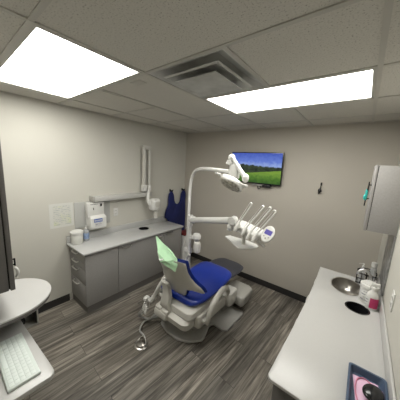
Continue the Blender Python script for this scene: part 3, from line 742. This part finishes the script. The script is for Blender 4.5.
# assistant arm with instrument holder behind the chair's left side
t = thing('assistant_arm', 'white jointed arm with suction hose holders at the left rear of the chair', 'instrument arm', (1.13, -1.70, .12))
obj('upper_arm', B().tube(spline([(1.27, -1.665, .60), (1.235, -1.69, .54), (1.19, -1.70, .44), (1.15, -1.70, .36)], 5), [.020]*15+[.024], 12), 'white', t)
obj('joint', B().ball((1.145, -1.70, .345), .030, .03, .034, 16).ball((1.10, -1.70, .29), .035, .034, .03, 16), 'white', t)
obj('pivot_link', B().tube([(1.15, -1.70, .34), (1.10, -1.70, .29), (1.03, -1.70, .265)], [.022, .026, .024], 12).ball((1.02, -1.70, .27), .04, .04, .035, 16), 'white', t)
obj('chair_link', B().tube([(1.27, -1.665, .60), (1.30, -1.62, .52), (1.32, -1.60, .44)], .018, 10), 'shell', t)
for k, (dx, dy) in enumerate(((0, 0), (.035, -.02), (.07, -.03), (.10, -.045))):
    h = obj('holder', B().cyl((1.04+dx, -1.74+dy, .25), (1.03+dx, -1.76+dy, .19), .014, .012, 14), 'white', t)
    obj('suction_tip', B().cyl((1.045+dx, -1.735+dy, .245), (1.055+dx, -1.72+dy, .31), .007, .005, 10), 'chrome', h)
for k in range(3):
    o = .035*k
    obj('suction_hose', B().tube(spline([(1.035+o, -1.765-o*.4, .19), (.99+o*.6, -1.79, .11), (.97+o, -1.77, .05+.01*k), (1.04+o, -1.72, .035+.012*k), (1.14, -1.69+.01*k, .08+.02*k), (1.22, -1.66, .14+.015*k)], 7), .007, 8), 'hose', t)
# foot control
t = thing('foot_control', 'round chrome foot control disc on the floor behind the chair', 'foot control', (1.280, -1.965, 0))
obj('base_ring', B().lathe((1.280, -1.965, 0), [(.062, .001), (.070, .004), (.070, .012), (.060, .018), (.045, .018)], 36), 'steel', t)
obj('dome', B().lathe((1.280, -1.965, 0), [(.052, .018), (.048, .030), (.030, .042), (.012, .060), (.010, .070), (0, .072)], 32), 'steel', t)
b = B()
for s in (-1, 1): b.tube(spline([(1.285+s*.055, -1.99, .015), (1.285+s*.05, -1.95, .05), (1.285+s*.02, -1.935, .075), (1.285, -1.93, .08)], 5), .005, 8)
obj('carry_loop', b, 'chrome', t)
obj('hose', B().tube(spline([(1.285, -1.93, .08), (1.25, -1.92, .075), (1.17, -1.90, .055), (1.10, -1.84, .035), (1.07, -1.76, .035), (1.12, -1.68, .05), (1.22, -1.62, .10)], 8), .010, 10), 'hose', t)

# ------------------------------------------------------------------ lamp pole, lamp, delivery arm, instrument head
lp = thing('operatory_light', 'white dental lamp on a tall curved pole over the chair', 'dental lamp', (.945, -.925, 0))
pole = [(.945, -.925, .0), (.945, -.925, .5), (.945, -.925, 1.0), (.945, -.925, 1.44), (.950, -.927, 1.56), (.985, -.945, 1.69), (1.07, -.985, 1.78), (1.197, -1.043, 1.817), (1.36, -1.12, 1.825), (1.60, -1.235, 1.824), (1.83, -1.345, 1.820)]
obj('pole', B().tube(spline(pole, 8), .021, 16), 'white', lp)
obj('floor_foot', B().prism(circ(.96, -.93, .11), .001, .02, .005).prism(circ(.96, -.93, .055), .02, .10, .008), 'shell', lp)
obj('lamp_joint', B().cyl((1.825, -1.345, 1.775), (1.822, -1.345, 1.93), .030, .026, 20).box(1.825, 1.90, -1.375, -1.315, 1.76, 1.90, .012), 'white', lp)
obj('joint_knob', B().ball((1.815, -1.35, 1.955), .034, .03, .034, 18).cyl((1.808, -1.35, 1.925), (1.80, -1.35, 1.89), .036, .040, 18), 'white', lp)
obj('swing_arm', B().tube([(1.83, -1.36, 1.955), (1.90, -1.365, 1.87), (1.985, -1.37, 1.775)], [.018, .020, .024], 14), 'white', lp)
obj('arm_hub', B().ball((1.985, -1.37, 1.775), .032, .03, .042, 18), 'white', lp)
hc = Vector((1.842, -1.37, 1.715))
Rl = Matrix.Rotation(math.radians(16), 4, 'Y') @ Matrix.Rotation(math.radians(-40), 4, 'X')
def lloft(prof):
    rings = []
    for sx, sy, z in prof:
        rings.append([tuple(hc+(Rl @ Vector((x, y, z)))) for x, y in [(sx*math.copysign(abs(math.cos(a))**.75, math.cos(a)), sy*math.copysign(abs(math.sin(a))**.75, math.sin(a))) for a in [2*PI*k/32 for k in range(32)]]])
    return B().loft(rings)
lh = obj('lamp_head', lloft([(.095, .070, -.022), (.118, .090, -.020), (.124, .096, 0), (.114, .087, .025), (.08, .055, .040), (.03, .025, .043)]), 'white', lp)
lab(obj('lens', lloft([(.093, .066, -.034), (.106, .078, -.028), (.108, .081, -.0205)]), 'led', lh), 'dark patterned lamp lens')
for s, nm in ((-1, 'a'), (1, 'b')):
    q = [hc+(Rl @ Vector(p_)) for p_ in ((s*.118, .0, .015), (s*.150, -.02, .025), (s*.155, -.07, .0), (s*.135, -.115, -.025))]
    hd = obj('grip', B().tube(spline(q, 5), .0105, 10).ball(tuple(q[1]), .018, .018, .018, 14), 'white', lp)

dl = thing('delivery_unit', 'white dental instrument unit on an arm, with four upright handpieces and a tray', 'dental unit', (1.005, -.955, 0))
obj('post', B().tube([(1.010, -.960, .03), (1.010, -.960, .60), (1.008, -.958, 1.12)], [.034, .030, .026], 18), 'white', dl)
obj('post_foot', B().box(.98, 1.26, -1.03, -.90, .20, .28, .02), 'shell', dl)
obj('junction_bracket', B().box(.92, 1.04, -.985, -.90, .60, .68, .02), 'white', dl)
obj('shoulder', B().cyl((1.008, -.958, 1.02), (1.008, -.958, 1.17), .036, .036, 20), 'white', dl)
obj('flex_arm', B().tube([(1.01, -.96, 1.105), (1.09, -.998, 1.125), (1.86, -1.345, 1.345)], [.032, .036, .036], 18), 'white', dl)
obj('elbow', B().cyl((1.890, -1.39, 1.352), (1.875, -1.30, 1.352), .038, .038, 24), 'white', dl)
obj('arm_knuckle', B().ball((1.10, -1.0, 1.13), .045, .045, .05, 18), 'white', dl)
obj('head_stem', B().tube([(1.885, -1.35, 1.35), (1.895, -1.34, 1.32), (1.91, -1.33, 1.28)], .026, 14), 'white', dl)
# unit head: rounded slab
def slab(c, hx, hy, z0, z1, r, rotz=0., ty=0., bev=.02):
    mt = Matrix.Translation(c) @ Matrix.Rotation(rotz, 4, 'Z') @ Matrix.Rotation(ty, 4, 'Y')
    return B().prism(rrect(-hx, hx, -hy, hy, r, 6), z0, z1, bev, mat=mt, seg=3)
obj('unit_head', slab((2.035, -1.31, 1.29), .175, .095, -.035, .03, .06, -.30, .10), 'white', dl)
tq = [(1.71, -1.175), (1.74, -1.12), (1.95, -1.12), (2.07, -1.15), (2.105, -1.19), (2.105, -1.245), (2.015, -1.36), (1.975, -1.375)]
tc_ = Vector((1.95, -1.23)); tsh = lambda q, f, z: [(tc_.x+(x-tc_.x)*f, tc_.y+(y-tc_.y)*f, z) for x, y in q]
obj('tray', B().loft([tsh(tq, .96, 1.090), tsh(tq, 1.0, 1.096), tsh(tq, 1.0, 1.106), tsh(tq, .97, 1.108)]), 'white', dl, bevel=.003)
obj('tray_stem', B().cyl((1.97, -1.25, 1.107), (1.99, -1.28, 1.27), .02), 'shell', dl)
dm = Matrix.Translation((2.255, -1.395, 1.318)) @ Matrix.Rotation(math.radians(12), 4, 'Y') @ Matrix.Rotation(math.radians(52), 4, 'X')
pn = obj('control_panel', B().prism(circ(0, 0, .052, .078), -.014, .014, .007, mat=dm, seg=3), 'white', dl)
lab(obj('display', B().box(-.030, .030, -.010, .034, .0142, .0155, mat=dm), 'lcd', pn), 'lilac digital display')
obj('panel_button', B().lathe(tuple(dm @ Vector((0, -.045, .014))), [(.008, 0), (.007, .003)], 14, mat=dm.to_3x3().to_4x4()).lathe(tuple(dm @ Vector((-.02, -.03, .014))), [(.006, 0), (.005, .003)], 14, mat=dm.to_3x3().to_4x4()).lathe(tuple(dm @ Vector((.02, -.03, .014))), [(.006, 0), (.005, .003)], 14, mat=dm.to_3x3().to_4x4()), 'greyp', pn)
obj('panel_neck', B().tube([(2.17, -1.34, 1.28), (2.245, -1.375, 1.30)], .02, 12), 'white', dl)
tips = [((2.008, -1.42, 1.345), (2.066, -1.38, 1.560)), ((2.085, -1.42, 1.325), (2.179, -1.38, 1.551)), ((2.138, -1.42, 1.303), (2.243, -1.38, 1.548)), ((2.190, -1.42, 1.292), (2.285, -1.38, 1.528))]
for i, (a, c) in enumerate(tips):
    a = Vector(a)-Vector((.03, 0, .0)); c = Vector(c); d = c-a
    hp = obj('handpiece', B().tube([a+Vector((-.018, -.025, -.060)), a+Vector((-.008, -.012, -.030)), a, a+d*.10], [.012, .018, .016, .008], 14), 'white', dl)
    obj('holder_cup', B().tube([a+Vector((-.020, .04, -.045)), a+Vector((0, .005, -.012))], [.020, .023], 16), 'shell', dl)
    obj('instrument_hose', B().tube(spline([a+d*.08, a+d*.5+Vector((.006, 0, -.004)), a+d*.85+Vector((.012, 0, -.004)), c+Vector((.008, 0, -.008)), c+Vector((-.004, .004, .002)), c+Vector((-.014, .006, -.010))], 5), .0065, 10), 'white', hp)
    lab(obj('whip_rod', B().tube([a+Vector((-.055, .06, -.03)), c+Vector((-.012, .006, -.002))], .0030, 8), 'chrome', dl), 'thin metal whip rod')
tz = 1.10
obj('head_grip', B().cyl((1.80, -1.30, 1.23), (1.86, -1.32, 1.235), .008).cyl((2.16, -1.36, 1.218), (2.228, -1.37, 1.193), .014), 'white', dl)
obj('side_knob', B().ball((1.865, -1.35, 1.285), .035, .035, .04, 16), 'white', dl)
# water bottle on the post
t = thing('water_bottle', 'white capped water bottle clipped to the pole left of the chair', 'bottle', (1.13, -.95, .66))
obj('body', B().lathe((1.145, -.95, 0), [(.040, .665), (.050, .675), (.050, .79), (.042, .81), (.030, .82)], 24), 'shell', t)
obj('cap', B().lathe((1.13, -.95, 0), [(.035, .815), (.038, .85), (.058, .862), (.060, .90), (.045, .925), (.01, .93)], 24), 'white', t)
obj('clip', B().box(1.03, 1.10, -.975, -.925, .835, .875, .008), 'white', t)

# ------------------------------------------------------------------ world, camera
wd = bpy.data.worlds.new('world'); sc.world = wd; wd.use_nodes = True
wd.node_tree.nodes['Background'].inputs[0].default_value = (.9, .92, 1, 1); wd.node_tree.nodes['Background'].inputs[1].default_value = .05

cam = bpy.data.cameras.new('camera'); co = bpy.data.objects.new('camera', cam); COL.objects.link(co)
r_ = Vector((0.782723987694841, 0.6198336704271247, 0.05611933794980998)); u_ = Vector((-0.14916649649754476, 0.09929308513654142, 0.9838141285663241)); f_ = Vector((-0.6042288601264709, 0.7784260428896931, -0.17017749657742506))
co.matrix_world = Matrix(((r_.x, u_.x, -f_.x, 2.8346586), (r_.y, u_.y, -f_.y, -3.11758737), (r_.z, u_.z, -f_.z, 1.8790229), (0, 0, 0, 1)))
cam.sensor_width = 36; cam.lens = 208.317/400*36; cam.clip_start = .02
sc.camera = co
sc.view_settings.view_transform = 'Standard'
sc.view_settings.exposure = 0.0
